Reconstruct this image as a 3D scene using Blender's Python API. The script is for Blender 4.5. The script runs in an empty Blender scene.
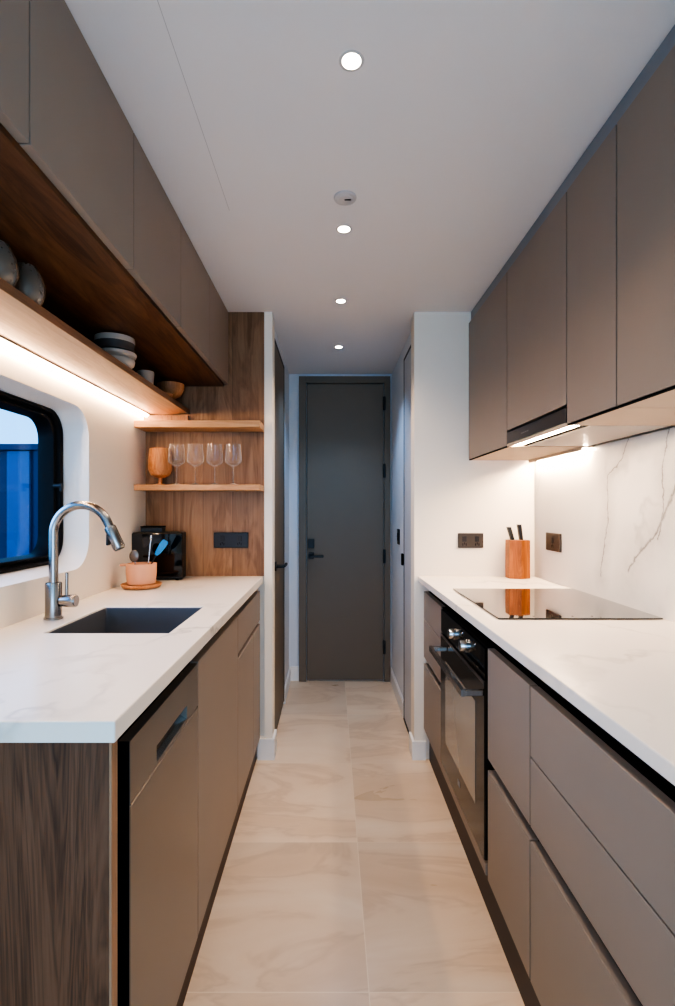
import bpy, bmesh, math, random
from mathutils import Vector, Matrix
random.seed(7)
PI = math.pi
sc = bpy.context.scene
C = sc.collection

# ------------------------------------------------------------------ camera
H = 1.25          # lens height
F = 515.0         # focal length in pixels
VX, VY = 331.5, 509.0
W_, H_ = 675.0, 1006.0
cd = bpy.data.cameras.new('camera')
cam = bpy.data.objects.new('camera', cd)
C.objects.link(cam)
cam.location = (0, 0, H)
cam.rotation_euler = (PI / 2, 0, 0)
cd.sensor_fit = 'VERTICAL'
cd.sensor_height = 36.0
cd.lens = 36.0 * F / H_
cd.shift_x = (W_ / 2 - VX) / H_
cd.shift_y = (VY - H_ / 2) / H_
cd.clip_start = 0.02
cd.clip_end = 200
sc.camera = cam
sc.view_settings.view_transform = 'AgX'
sc.view_settings.look = 'AgX - High Contrast'
sc.view_settings.exposure = 0.64
try:
    sc.cycles.use_denoising = True
    sc.cycles.max_bounces = 10
    sc.cycles.transparent_max_bounces = 16
    sc.cycles.sample_clamp_indirect = 6
    sc.cycles.caustics_reflective = False
    sc.cycles.caustics_refractive = False
except Exception:
    pass

# ------------------------------------------------------------------ materials
def s2l(c):
    return tuple(((v / 255) / 12.92 if v / 255 <= 0.04045 else ((v / 255 + 0.055) / 1.055) ** 2.4) for v in c)

class NT:
    """small node-tree helper"""
    def __init__(self, name):
        self.m = bpy.data.materials.new(name)
        self.m.use_nodes = True
        self.t = self.m.node_tree
        self.t.nodes.clear()
        self.out = self.n('ShaderNodeOutputMaterial')
    def n(self, typ, **kw):
        nd = self.t.nodes.new(typ)
        for k, v in kw.items():
            setattr(nd, k, v)
        return nd
    def l(self, a, b):
        self.t.links.new(a, b)
    def val(self, sock, v):
        if isinstance(v, bpy.types.NodeSocket):
            self.l(v, sock)
        else:
            sock.default_value = v
    def math(self, op, a, b=None, c=None):
        nd = self.n('ShaderNodeMath', operation=op)
        self.val(nd.inputs[0], a)
        if b is not None: self.val(nd.inputs[1], b)
        if c is not None: self.val(nd.inputs[2], c)
        return nd.outputs[0]
    def vmath(self, op, a, b=None):
        nd = self.n('ShaderNodeVectorMath', operation=op)
        self.val(nd.inputs[0], a)
        if b is not None: self.val(nd.inputs[1], b)
        return nd
    def mix(self, f, a, b, blend='MIX'):
        nd = self.n('ShaderNodeMix', data_type='RGBA', blend_type=blend)
        self.val(nd.inputs[0], f)
        for s, v in ((nd.inputs[6], a), (nd.inputs[7], b)):
            if isinstance(v, tuple) and len(v) == 3: v = v + (1,)
            self.val(s, v)
        return nd.outputs[2]
    def coords(self, world=False):
        if world:
            return self.n('ShaderNodeNewGeometry').outputs['Position']
        return self.n('ShaderNodeTexCoord').outputs['Object']
    def mapping(self, v, scale=(1, 1, 1), rot=(0, 0, 0), loc=(0, 0, 0)):
        m = self.n('ShaderNodeMapping')
        self.l(v, m.inputs[0])
        m.inputs['Scale'].default_value = scale
        m.inputs['Rotation'].default_value = rot
        m.inputs['Location'].default_value = loc
        return m.outputs[0]
    def noise(self, v, scale, detail=4, rough=0.5, dist=0.0):
        nd = self.n('ShaderNodeTexNoise')
        self.l(v, nd.inputs['Vector'])
        nd.inputs['Scale'].default_value = scale
        nd.inputs['Detail'].default_value = detail
        nd.inputs['Roughness'].default_value = rough
        nd.inputs['Distortion'].default_value = dist
        return nd
    def ramp(self, f, stops):
        r = self.n('ShaderNodeValToRGB')
        self.l(f, r.inputs[0])
        e = r.color_ramp.elements
        while len(e) < len(stops): e.new(0.5)
        for el, (p, c) in zip(e, stops):
            el.position = p
            el.color = tuple(c) + (1,) if len(c) == 3 else c
        return r.outputs[0]
    def bsdf(self, color, rough=0.5, metal=0.0, spec=0.5, coat=0.0, bump=None, bump_s=0.1, **kw):
        b = self.n('ShaderNodeBsdfPrincipled')
        if isinstance(color, tuple) and len(color) == 3: color = color + (1,)
        self.val(b.inputs['Base Color'], color)
        self.val(b.inputs['Roughness'], rough)
        b.inputs['Metallic'].default_value = metal
        b.inputs['Specular IOR Level'].default_value = spec
        b.inputs['Coat Weight'].default_value = coat
        for k, v in kw.items():
            self.val(b.inputs[k.replace('_', ' ')], v)
        if bump is not None:
            bp = self.n('ShaderNodeBump')
            bp.inputs['Strength'].default_value = bump_s
            bp.inputs['Distance'].default_value = 0.01
            self.l(bump, bp.inputs['Height'])
            self.l(bp.outputs[0], b.inputs['Normal'])
        self.l(b.outputs[0], self.out.inputs[0])
        return b

def plain(name, rgb, rough=0.5, metal=0.0, spec=0.5, coat=0.0, var=0.06, scale=6.0):
    t = NT(name)
    c = s2l(rgb)
    f = t.noise(t.coords(), scale, 3).outputs[0]
    col = t.mix(f, tuple(v * (1 - var) for v in c), tuple(min(1, v * (1 + var)) for v in c))
    t.bsdf(col, rough, metal, spec, coat)
    return t.m

def paint(name, rgb, rough=0.6):
    t = NT(name)
    c = s2l(rgb)
    p = t.coords(True)
    f = t.noise(p, 3, 2).outputs[0]
    col = t.mix(f, tuple(v * 0.985 for v in c), c)
    t.bsdf(col, rough, spec=0.3, bump=t.noise(p, 260, 2).outputs[0], bump_s=0.03)
    return t.m

def wood(name, dark, mid, light, axis='Z', scale=1.0, rough=0.45, plank=None, seed=0.0, world=True, zs=1.2, rings_n=7.0, cut=0.28):
    """grain runs along the axis; plank = (axis letter, width) adds tonal boards"""
    t = NT(name)
    p = t.coords(world)
    p = t.vmath('ADD', p, (seed, seed * 1.7, seed * 0.6)).outputs[0]
    st = {'X': (1.2, 9, 9), 'Y': (9, 1.2, 9), 'Z': (9, 9, zs)}[axis]
    fine = {'X': (4, 110, 110), 'Y': (110, 4, 110), 'Z': (110, 110, 4)}[axis]
    q = t.mapping(p, tuple(v * scale for v in st))
    n1 = t.noise(q, 1.0, 5, 0.55, 1.4).outputs[0]
    rings = t.math('FRACT', t.math('MULTIPLY', n1, rings_n))
    rings = t.math('ABSOLUTE', t.math('SUBTRACT', rings, 0.5))
    n2 = t.noise(t.mapping(p, tuple(v * scale for v in fine)), 1.0, 3, 0.6).outputs[0]
    f = t.math('ADD', t.math('MULTIPLY', n1, 0.75), t.math('MULTIPLY', rings, cut))
    f = t.math('ADD', f, t.math('MULTIPLY', t.math('SUBTRACT', n2, 0.5), 0.35))
    col = t.ramp(f, [(0.28, s2l(dark)), (0.5, s2l(mid)), (0.74, s2l(light))])
    if plank:
        sep = t.n('ShaderNodeSeparateXYZ'); t.l(p, sep.inputs[0])
        a = t.math('DIVIDE', sep.outputs['XYZ'.index(plank[0])], plank[1])
        wn = t.n('ShaderNodeTexWhiteNoise', noise_dimensions='1D')
        t.l(t.math('FLOOR', a), wn.inputs['W'])
        k = t.math('ADD', t.math('MULTIPLY', wn.outputs[0], 0.5), 0.72)
        col = t.mix(1.0, col, t.n('ShaderNodeCombineColor').outputs[0], 'MULTIPLY') if False else col
        cc = t.n('ShaderNodeCombineColor')
        for i in range(3): t.l(k, cc.inputs[i])
        col = t.mix(1.0, col, cc.outputs[0], 'MULTIPLY')
        fr = t.math('FRACT', a)
        ln = t.math('LESS_THAN', t.math('MINIMUM', fr, t.math('SUBTRACT', 1.0, fr)), 0.006)
        col = t.mix(t.math('MULTIPLY', ln, 0.6), col, s2l((40, 26, 18)))
    t.bsdf(col, rough, spec=0.35, bump=n2, bump_s=0.08)
    return t.m

def marble(name, base, vein, scale=1.6, amount=0.5, rough=0.22, segs=None, soft=None):
    t = NT(name)
    p = t.coords(True)
    d = t.noise(p, 1.7, 5, 0.6)
    off = t.vmath('SCALE', t.vmath('SUBTRACT', d.outputs['Color'], (0.5, 0.5, 0.5)).outputs[0]); off.inputs['Scale'].default_value = 0.55
    q = t.vmath('ADD', p, off.outputs[0]).outputs[0]
    n = t.noise(t.mapping(q, (scale, scale * 0.7, scale), (0.2, 0.3, 0.6)), 1.3, 3, 0.45).outputs[0]
    v = t.math('ABSOLUTE', t.math('SUBTRACT', n, 0.5))
    line = t.math('SUBTRACT', 1.0, t.math('MINIMUM', 1.0, t.math('MULTIPLY', v, 55.0)))
    mask = t.noise(p, 2.3, 2).outputs[0]
    line = t.math('MULTIPLY', line, t.math('MULTIPLY', t.math('MAXIMUM', 0.0, t.math('SUBTRACT', mask, 0.42)), 4.0))
    line = t.math('MINIMUM', 1.0, t.math('MULTIPLY', line, amount))
    cloud = t.noise(q, 2.2, 4, 0.6).outputs[0]
    b = s2l(base)
    col = t.mix(cloud, tuple(x * 0.93 for x in b), b)
    col = t.mix(line, col, s2l(vein))
    if segs:
        wob = t.noise(p, 14, 4, 0.65)
        o2 = t.vmath('SCALE', t.vmath('SUBTRACT', wob.outputs['Color'], (0.5, 0.5, 0.5)).outputs[0]); o2.inputs['Scale'].default_value = 0.05
        pw = t.vmath('ADD', p, o2.outputs[0]).outputs[0]
        flat = t.vmath('MULTIPLY', pw, (0, 1, 1)).outputs[0]
        total = None
        for (y0, z0, y1, z1, w) in segs:
            ab = Vector((0, y1 - y0, z1 - z0))
            ap = t.vmath('SUBTRACT', flat, (0, y0, z0)).outputs[0]
            dt = t.vmath('DOT_PRODUCT', ap, tuple(ab / ab.length_squared)).outputs['Value']
            cl = t.n('ShaderNodeClamp'); t.l(dt, cl.inputs[0])
            pr = t.vmath('SCALE', tuple(ab)); t.l(cl.outputs[0], pr.inputs['Scale'])
            ds = t.vmath('LENGTH', t.vmath('SUBTRACT', ap, pr.outputs[0]).outputs[0]).outputs['Value']
            m = t.math('MAXIMUM', 0.0, t.math('SUBTRACT', 1.0, t.math('DIVIDE', ds, w)))
            hz = t.math('MULTIPLY', t.math('MAXIMUM', 0.0, t.math('SUBTRACT', 1.0, t.math('DIVIDE', ds, w * 12))), 0.28)
            m = t.math('MAXIMUM', m, hz)
            total = m if total is None else t.math('MAXIMUM', total, m)
        br = t.math('ADD', 0.35, t.noise(p, 30, 3).outputs[0])
        total = t.math('MINIMUM', 0.85, t.math('MULTIPLY', total, br))
        col = t.mix(total, col, s2l(vein))
    t.bsdf(col, rough, spec=0.45)
    return t.m

def emit(name, rgb, strength):
    t = NT(name)
    e = t.n('ShaderNodeEmission')
    e.inputs[0].default_value = s2l(rgb) + (1,)
    e.inputs[1].default_value = strength
    t.l(e.outputs[0], t.out.inputs[0])
    return t.m

def clear_glass(name, tint=(255, 255, 255), gloss=0.1, dots=False, body=0.0, rim=0.0):
    """thin walled glass: transparent with fresnel reflection"""
    t = NT(name)
    tr = t.n('ShaderNodeBsdfTransparent'); tr.inputs[0].default_value = s2l(tint) + (1,)
    gl = t.n('ShaderNodeBsdfGlossy'); gl.inputs['Roughness'].default_value = 0.03
    lw = t.n('ShaderNodeLayerWeight'); lw.inputs[0].default_value = 0.35
    f = t.math('ADD', gloss * 0.4, t.math('MULTIPLY', lw.outputs['Facing'], gloss * 3))
    if dots:
        v = t.n('ShaderNodeTexVoronoi'); t.l(t.coords(), v.inputs['Vector']); v.inputs['Scale'].default_value = 95
        d = t.math('LESS_THAN', v.outputs['Distance'], 0.28)
        f = t.math('ADD', f, t.math('MULTIPLY', d, 0.10))
        bp = t.n('ShaderNodeBump'); bp.inputs['Strength'].default_value = 0.8
        t.l(v.outputs['Distance'], bp.inputs['Height']); t.l(bp.outputs[0], gl.inputs['Normal'])
    mx = t.n('ShaderNodeMixShader'); t.l(f, mx.inputs[0])
    t.l(tr.outputs[0], mx.inputs[1]); t.l(gl.outputs[0], mx.inputs[2])
    res = mx.outputs[0]
    if rim:
        d0 = t.n('ShaderNodeBsdfDiffuse'); d0.inputs[0].default_value = (.9, .88, .85, 1)  # pale diffuse edge painted in for bright glints on the glass
        m0 = t.n('ShaderNodeMixShader'); t.l(t.math('MULTIPLY', t.math('POWER', lw.outputs['Facing'], 2.0), rim), m0.inputs[0])
        t.l(res, m0.inputs[1]); t.l(d0.outputs[0], m0.inputs[2]); res = m0.outputs[0]
    if body:
        df = t.n('ShaderNodeBsdfDiffuse'); df.inputs[0].default_value = s2l((186, 168, 150)) + (1,)
        m2 = t.n('ShaderNodeMixShader'); m2.inputs[0].default_value = body
        t.l(res, m2.inputs[1]); t.l(df.outputs[0], m2.inputs[2]); res = m2.outputs[0]
    t.l(res, t.out.inputs[0])
    return t.m

def tile_floor():
    t = NT('porcelain_tile')
    p = t.coords(True)
    sep = t.n('ShaderNodeSeparateXYZ'); t.l(p, sep.inputs[0])
    a = t.math('DIVIDE', t.math('SUBTRACT', sep.outputs[0], 0.097), 0.6)
    b = t.math('DIVIDE', t.math('SUBTRACT', sep.outputs[1], 0.732), 0.6)
    def edge(v, w):
        fr = t.math('FRACT', t.math('ADD', v, 20.0))
        return t.math('LESS_THAN', t.math('MINIMUM', fr, t.math('SUBTRACT', 1.0, fr)), w)
    grout = t.math('MAXIMUM', edge(a, 0.0022), edge(b, 0.0022))
    cx = t.n('ShaderNodeCombineXYZ')
    t.l(t.math('FLOOR', a), cx.inputs[0]); t.l(t.math('FLOOR', b), cx.inputs[1])
    wn = t.n('ShaderNodeTexWhiteNoise', noise_dimensions='2D'); t.l(cx.outputs[0], wn.inputs['Vector'])
    shift = t.vmath('SCALE', wn.outputs['Color']); shift.inputs['Scale'].default_value = 7.0
    q = t.vmath('ADD', p, shift.outputs[0]).outputs[0]
    q = t.mapping(q, (1.0, 2.6, 1.0), (0, 0, 0.25))
    n = t.noise(q, 1.5, 5, 0.55, 0.7).outputs[0]
    v = t.math('ABSOLUTE', t.math('SUBTRACT', n, 0.5))
    line = t.math('SUBTRACT', 1.0, t.math('MINIMUM', 1.0, t.math('MULTIPLY', v, 30.0)))
    col = t.ramp(n, [(0.25, s2l((210, 184, 154))), (0.48, s2l((223, 199, 171))), (0.62, s2l((229, 208, 182))), (0.8, s2l((236, 219, 196)))])
    col = t.mix(t.math('MULTIPLY', line, 0.2), col, s2l((164, 136, 108)))
    k = t.math('ADD', t.math('MULTIPLY', wn.outputs['Value'], 0.17), 0.86)
    cc = t.n('ShaderNodeCombineColor')
    for i in range(3): t.l(k, cc.inputs[i])
    col = t.mix(1.0, col, cc.outputs[0], 'MULTIPLY')
    col = t.mix(t.math('MULTIPLY', grout, 0.7), col, s2l((232, 216, 192)))
    rg = t.math('ADD', 0.24, t.math('MULTIPLY', n, 0.1))
    t.bsdf(col, rg, spec=0.5)
    return t.m

def ceiling_mat():
    t = NT('ceiling_panel')
    p = t.coords(True)
    sep = t.n('ShaderNodeSeparateXYZ'); t.l(p, sep.inputs[0])
    d = t.math('ABSOLUTE', t.math('SUBTRACT', sep.outputs[0], -0.337))
    m = t.math('MULTIPLY', t.math('LESS_THAN', d, 0.0008), t.math('LESS_THAN', sep.outputs[1], 1.7))
    c = s2l((226, 222, 220))
    col = t.mix(t.math('MULTIPLY', m, 0.45), t.mix(t.noise(p, 2, 2).outputs[0], tuple(x * .985 for x in c), c), s2l((120, 112, 108)))
    t.bsdf(col, 0.55, spec=0.25)
    return t.m

def brushed(name, rgb, rough=0.3, axis='Z'):
    t = NT(name)
    st = {'X': (3, 300, 300), 'Y': (300, 3, 300), 'Z': (300, 300, 3)}[axis]
    n = t.noise(t.mapping(t.coords(), st), 1.0, 2).outputs[0]
    c = s2l(rgb)
    t.bsdf(t.mix(n, tuple(v * .85 for v in c), c), t.math('ADD', rough - 0.05, t.math('MULTIPLY', n, 0.12)), 1.0)
    return t.m

def px_wall(x, y, X):
    d = X * F / (x - VX)
    return d, H - (y - VY) / F * d

M = {}
M['taupe'] = plain('taupe_laminate', (139, 128, 118), 0.42, spec=0.4, var=0.03)
M['taupe_up'] = plain('taupe_laminate_upper_lit', (143, 130, 119), 0.45, spec=0.35, var=0.03)  # same laminate as below, retoned to stand in for the light up there
M['taupe_door'] = plain('taupe_door', (120, 107, 92), 0.5, spec=0.35, var=0.03)
M['carcass'] = plain('dark_carcass', (22, 19, 17), 0.7, spec=0.1)
M['filler'] = plain('slate_filler', (136, 142, 150), 0.6)
M['black'] = plain('black_matt', (14, 14, 14), 0.45)
M['blackgap'] = plain('black_recess', (9, 8, 8), 0.8, spec=0.1)
M['blackgloss'] = plain('black_glass', (8, 8, 9), 0.05, spec=0.6)
M['rubber'] = plain('black_rubber', (10, 10, 11), 0.55, spec=0.2)
M['darkplate'] = plain('bronze_socket_plate', (68, 60, 54), 0.38, metal=0.5)
M['darkplate2'] = plain('graphite_socket_plate', (24, 24, 27), 0.35)
M['plinth'] = plain('brown_plinth', (66, 44, 32), 0.5)
M['plinth2'] = plain('dark_plinth', (52, 44, 42), 0.5)
M['wall'] = paint('white_wall', (238, 228, 213))
M['wallhall'] = paint('white_hall_wall', (225, 226, 228))
M['trim'] = paint('white_trim', (238, 235, 230), 0.4)
M['ceiling'] = ceiling_mat()
M['floor'] = tile_floor()
M['worktop'] = marble('marble_worktop', (242, 234, 223), (138, 130, 122), 1.5, 0.45, 0.2)
_v = []
def _poly(pts, w):
    q = [px_wall(x, y, 1.014) for x, y in pts]
    for (a, b), (c, d) in zip(q, q[1:]): _v.append((a, b, c, d, w))
_poly([(633, 425), (631, 432), (622, 459), (607, 476), (608, 513), (601, 576)], 0.006)
_poly([(669, 425), (663, 463), (663, 511), (657, 541)], 0.006)
_poly([(690, 440), (675, 491), (662, 520), (652, 538), (634, 559), (628, 572)], 0.010)
M['splash'] = marble('marble_splashback', (236, 229, 219), (124, 116, 110), 1.2, 0.35, 0.25, segs=_v)
M['wood_v'] = wood('oak_upright', (130, 95, 66), (160, 122, 90), (179, 141, 107), 'Z', 0.9, plank=('X', 0.148), seed=0.05)
M['wood_end'] = wood('walnut_end_panel', (66, 43, 30), (108, 74, 53), (126, 90, 67), 'Z', 1.0, seed=3.3, zs=.55, rings_n=16.0, cut=0.36)
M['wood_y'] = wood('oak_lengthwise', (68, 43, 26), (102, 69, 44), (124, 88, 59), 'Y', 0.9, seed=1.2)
M['wood_shelf'] = wood('oak_shelf', (165, 122, 84), (190, 147, 106), (208, 168, 128), 'X', 0.9, seed=5.1)
M['wood_long'] = wood('oak_long_shelf', (186, 150, 118), (206, 172, 140), (220, 188, 158), 'Y', 0.8, seed=8.0)
M['wood_band'] = wood('oak_shelf_edge', (128, 92, 66), (150, 112, 84), (166, 128, 98), 'Y', 1, seed=2.6)
M['wood_edge'] = wood('oak_edge', (150, 112, 84), (172, 135, 105), (186, 150, 120), 'Z', 1, seed=2.0)
M['wood_warm'] = wood('cherry_block', (118, 68, 32), (152, 92, 48), (172, 110, 62), 'Z', 2.0, 0.4, seed=1.0, world=False)
M['wood_cup'] = wood('turned_wood', (160, 106, 66), (190, 134, 90), (208, 156, 112), 'Z', 2.5, 0.45, seed=4.0, world=False)
M['steel'] = brushed('brushed_steel', (158, 154, 150), 0.24)
M['steel_dark'] = brushed('dark_steel', (128, 122, 118), 0.32, 'Y')
M['chrome'] = plain('polished_steel', (190, 190, 190), 0.15, metal=1.0)
M['dw_front'] = plain('dishwasher_steel', (134, 126, 117), 0.3, metal=0.6, var=0.02)
M['sink'] = plain('gunmetal_sink', (98, 102, 108), 0.4, metal=0.3)
M['hood_grey'] = plain('hood_steel', (176, 168, 160), 0.4, metal=0.3)
M['hood_panel'] = plain('hood_control_glass', (62, 56, 52), 0.3)
M['beige'] = plain('beige_underside', (196, 172, 146), 0.5)
M['grey_bowl'] = plain('grey_stoneware', (84, 72, 64), 0.6)
M['white_bowl'] = plain('white_stoneware', (196, 178, 160), 0.5)
M['terracotta'] = plain('blush_clay', (222, 166, 130), 0.6)
M['glass'] = clear_glass('wine_glass', (253, 253, 253), 0.055, rim=0.55)
M['glass_stem'] = clear_glass('wine_glass_stem', (253, 253, 253), 0.055, body=0.22, rim=0.5)  # same glass, stems brightened by pale colour mixed in for caught light
M['dotglass'] = clear_glass('dimpled_glass', (205, 196, 186), 0.14, dots=True, body=0.34)
M['window_glass'] = clear_glass('window_pane', (228, 242, 255), 0.03)
M['oven_glass'] = plain('oven_smoked_glass', (40, 33, 27), 0.12, spec=0.45, coat=0.0)
M['oven_pane'] = plain('oven_inner_pane', (146, 134, 118), 0.08, spec=0.7, coat=0.4)
M['hob_glass'] = plain('hob_glass', (6, 6, 6), 0.03, spec=1.0, coat=1.0)
M['led'] = emit('led_warm', (255, 218, 180), 46)
M['led_hood'] = emit('led_hood', (255, 224, 190), 55)
M['led_side'] = emit('led_side', (255, 222, 184), 300)
M['lamp'] = emit('downlight_lens', (255, 244, 228), 18)
M['white_plastic'] = plain('white_plastic', (196, 190, 186), 0.4)
M['mark'] = plain('grey_print', (150, 146, 142), 0.5)
M['blue_clad'] = plain('blue_cladding', (10, 44, 84), 0.5)
M['blue_light'] = plain('pale_blue_cladding', (64, 98, 148), 0.5)
M['ground'] = plain('dark_ground', (70, 76, 82), 0.8)
M['whitedoor'] = plain('pale_grey_door', (196, 198, 202), 0.5, var=0.02)

# ------------------------------------------------------------------ mesh helpers
def new(): return bmesh.new()

def box(bm, x0, x1, y0, y1, z0, z1, bev=0.0, seg=1):
    r = bmesh.ops.create_cube(bm, size=1.0)
    vs = r['verts']
    for v in vs:
        v.co = Vector((x0 + (x1 - x0) * (v.co.x + .5), y0 + (y1 - y0) * (v.co.y + .5), z0 + (z1 - z0) * (v.co.z + .5)))
    if bev > 0:
        es = {e for v in vs for e in v.link_edges}
        bmesh.ops.bevel(bm, geom=list(es), offset=bev, segments=seg, affect='EDGES', profile=0.5)
    return bm

def B(x0, x1, y0, y1, z0, z1, bev=0.0, seg=1):
    return box(new(), x0, x1, y0, y1, z0, z1, bev, seg)

def lathe(bm, prof, cx, cy, n=40, closed=False):
    """prof: list of (radius, z) turned about the vertical through cx, cy"""
    rings = []
    for r, z in prof:
        if r < 1e-6:
            rings.append([bm.verts.new((cx, cy, z))])
        else:
            rings.append([bm.verts.new((cx + r * math.cos(2 * PI * i / n), cy + r * math.sin(2 * PI * i / n), z)) for i in range(n)])
    pairs = list(zip(rings, rings[1:]))
    if closed: pairs.append((rings[-1], rings[0]))
    for a, b in pairs:
        for i in range(n):
            j = (i + 1) % n
            if len(a) == 1 and len(b) == 1: continue
            if len(a) == 1: bm.faces.new((a[0], b[j], b[i]))
            elif len(b) == 1: bm.faces.new((a[i], a[j], b[0]))
            else: bm.faces.new((a[i], a[j], b[j], b[i]))
    bmesh.ops.recalc_face_normals(bm, faces=bm.faces[:])
    return bm

def tube(bm, pts, rad, n=16, caps=True):
    pts = [Vector(p) for p in pts]
    rs = rad if isinstance(rad, (list, tuple)) else [rad] * len(pts)
    up = None
    rings = []
    for i, p in enumerate(pts):
        a = pts[max(i - 1, 0)]; b = pts[min(i + 1, len(pts) - 1)]
        d = (b - a).normalized()
        if up is None:
            up = d.orthogonal().normalized()
        up = (up - d * up.dot(d)).normalized()
        s = d.cross(up)
        rings.append([bm.verts.new(p + (up * math.cos(2 * PI * k / n) + s * math.sin(2 * PI * k / n)) * rs[i]) for k in range(n)])
    for a, b in zip(rings, rings[1:]):
        for k in range(n):
            j = (k + 1) % n
            bm.faces.new((a[k], a[j], b[j], b[k]))
    if caps:
        bm.faces.new(rings[0]); bm.faces.new(rings[-1])
    bmesh.ops.recalc_face_normals(bm, faces=bm.faces[:])
    return bm

def holed(bm, outer, inner, f3, a, b):
    """a plate with a hole: 2-D loops, f3(u, v, w) -> point, between w=a and w=b"""
    loops = {}
    for w in (a, b):
        es = []
        L = []
        for lp in (outer, inner):
            vs = [bm.verts.new(f3(u, v, w)) for u, v in lp]
            es += [bm.edges.new((vs[i], vs[(i + 1) % len(vs)])) for i in range(len(vs))]
            L.append(vs)
        bmesh.ops.triangle_fill(bm, edges=es, use_beauty=True)
        loops[w] = L
    for k in (0, 1):
        A, Bq = loops[a][k], loops[b][k]
        for i in range(len(A)):
            j = (i + 1) % len(A)
            bm.faces.new((A[i], A[j], Bq[j], Bq[i]))
    bmesh.ops.recalc_face_normals(bm, faces=bm.faces[:])
    return bm

def rrect(u0, u1, v0, v1, r, n=10):
    out = []
    for cu, cv, a0 in ((u1 - r, v1 - r, 0), (u0 + r, v1 - r, 90), (u0 + r, v0 + r, 180), (u1 - r, v0 + r, 270)):
        for i in range(n + 1):
            a = math.radians(a0 + 90 * i / n)
            out.append((cu + r * math.cos(a), cv + r * math.sin(a)))
    return out

def loft(bm, loops, closed_ends=False):
    rings = [[bm.verts.new(p) for p in lp] for lp in loops]
    for a, b in zip(rings, rings[1:]):
        for i in range(len(a)):
            j = (i + 1) % len(a)
            bm.faces.new((a[i], a[j], b[j], b[i]))
    if closed_ends:
        bm.faces.new(rings[0]); bm.faces.new(rings[-1])
    bmesh.ops.recalc_face_normals(bm, faces=bm.faces[:])
    return bm

def obj(name, bm, mat, parent=None, smooth=None, local=False):
    if parent is not None and not local:
        o_ = parent; off = Vector((0, 0, 0))
        while o_ is not None:
            off += o_.location; o_ = o_.parent
        bmesh.ops.translate(bm, verts=bm.verts[:], vec=-off)
    me = bpy.data.meshes.new(name)
    if smooth is not None:
        for f in bm.faces: f.smooth = True
        for e in bm.edges:
            if len(e.link_faces) == 2 and e.calc_face_angle(0) > math.radians(smooth):
                e.smooth = False
    bm.to_mesh(me); bm.free()
    me.materials.append(mat)
    o = bpy.data.objects.new(name, me)
    C.objects.link(o)
    if parent is not None: o.parent = parent
    return o

def tag(o, label, cat, group=None):
    o['label'] = label; o['category'] = cat
    if group: o['group'] = group
    return o

def thing(name, label, cat, loc=(0, 0, 0), rotz=0.0, group=None):
    o = bpy.data.objects.new(name, None)
    o.empty_display_size = 0.05
    C.objects.link(o)
    o.location = loc; o.rotation_euler = (0, 0, rotz)
    return tag(o, label, cat, group)

def struct(name, bm, mat, parent=None, smooth=None):
    o = obj(name, bm, mat, parent, smooth)
    if parent is None: o['kind'] = 'structure'
    return o

def sroot(name, loc):
    o = bpy.data.objects.new(name, None); C.objects.link(o); o.location = loc; o['kind'] = 'structure'
    return o

def dup(root, loc, label=None, rotz=None):
    r = root.copy(); C.objects.link(r); r.location = loc
    if rotz is not None: r.rotation_euler = (0, 0, rotz)
    if label: r['label'] = label
    for ch in list(root.children):
        c = ch.copy(); C.objects.link(c); c.parent = r
        for g in list(ch.children):
            d = g.copy(); C.objects.link(d); d.parent = c
    return r

# ------------------------------------------------------------------ dimensions
CEIL = 2.235
YP = 2.575            # face of the partition that ends the kitchen
YE = 3.76             # end wall of the hall
YR = -1.7             # rear of the room behind the camera
XL, XR = -0.93, 1.034
ZT = 0.914            # worktop surface

# ------------------------------------------------------------------ room shell
struct('floor', B(-1.3, 1.3, YR - .1, YE + .1, -0.08, 0.0), M['floor'])
struct('ceiling', B(-1.3, 1.3, YR - .1, YE + .1, CEIL, CEIL + .08), M['ceiling'])
# left wall with the rounded window opening
OP = dict(y0=0.70, y1=1.975, z0=1.03, z1=1.628)
hole = rrect(OP['y0'], OP['y1'], OP['z0'], OP['z1'], 0.11)
struct('wall_left', holed(new(), [(YR, 0.0), (YP + .1, 0.0), (YP + .1, CEIL), (YR, CEIL)], hole, lambda u, v, w: (w, u, v), XL, XL - 0.005), M['wall'])
struct('wall_right', B(XR, XR + .1, YR, YP + .1, 0, CEIL), M['wall'])
# partitions either side of the passage
bm = B(XL - .12, -0.296, YP + .022, YP + .105, 0, CEIL)
box(bm, -0.336, -0.296, YP, YP + .021, 0, CEIL)
struct('wall_partition_left', bm, M['wall'])
struct('wall_partition_right', B(0.414, XR, YP, YP + .105, 0, CEIL), M['wall'])
struct('wall_hall_left', B(-0.41, -0.31, YP + .106, YE, 0, CEIL), M['wallhall'])
struct('wall_hall_right', B(0.44, 0.54, YP + .106, YE, 0, CEIL), M['wallhall'])
struct('wall_back', B(-1.0, 1.1, YE, YE + .1, 0, CEIL), M['wallhall'])
# rear wall with a wide glazed opening behind the camera
struct('wall_rear', holed(new(), [(-1.05, 0), (1.15, 0), (1.15, CEIL), (-1.05, CEIL)], [(-.75, .08), (.85, .08), (.85, 2.1), (-.75, 2.1)],
       lambda u, v, w: (u, w, v), YR, YR - .1), M['wall'])

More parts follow.
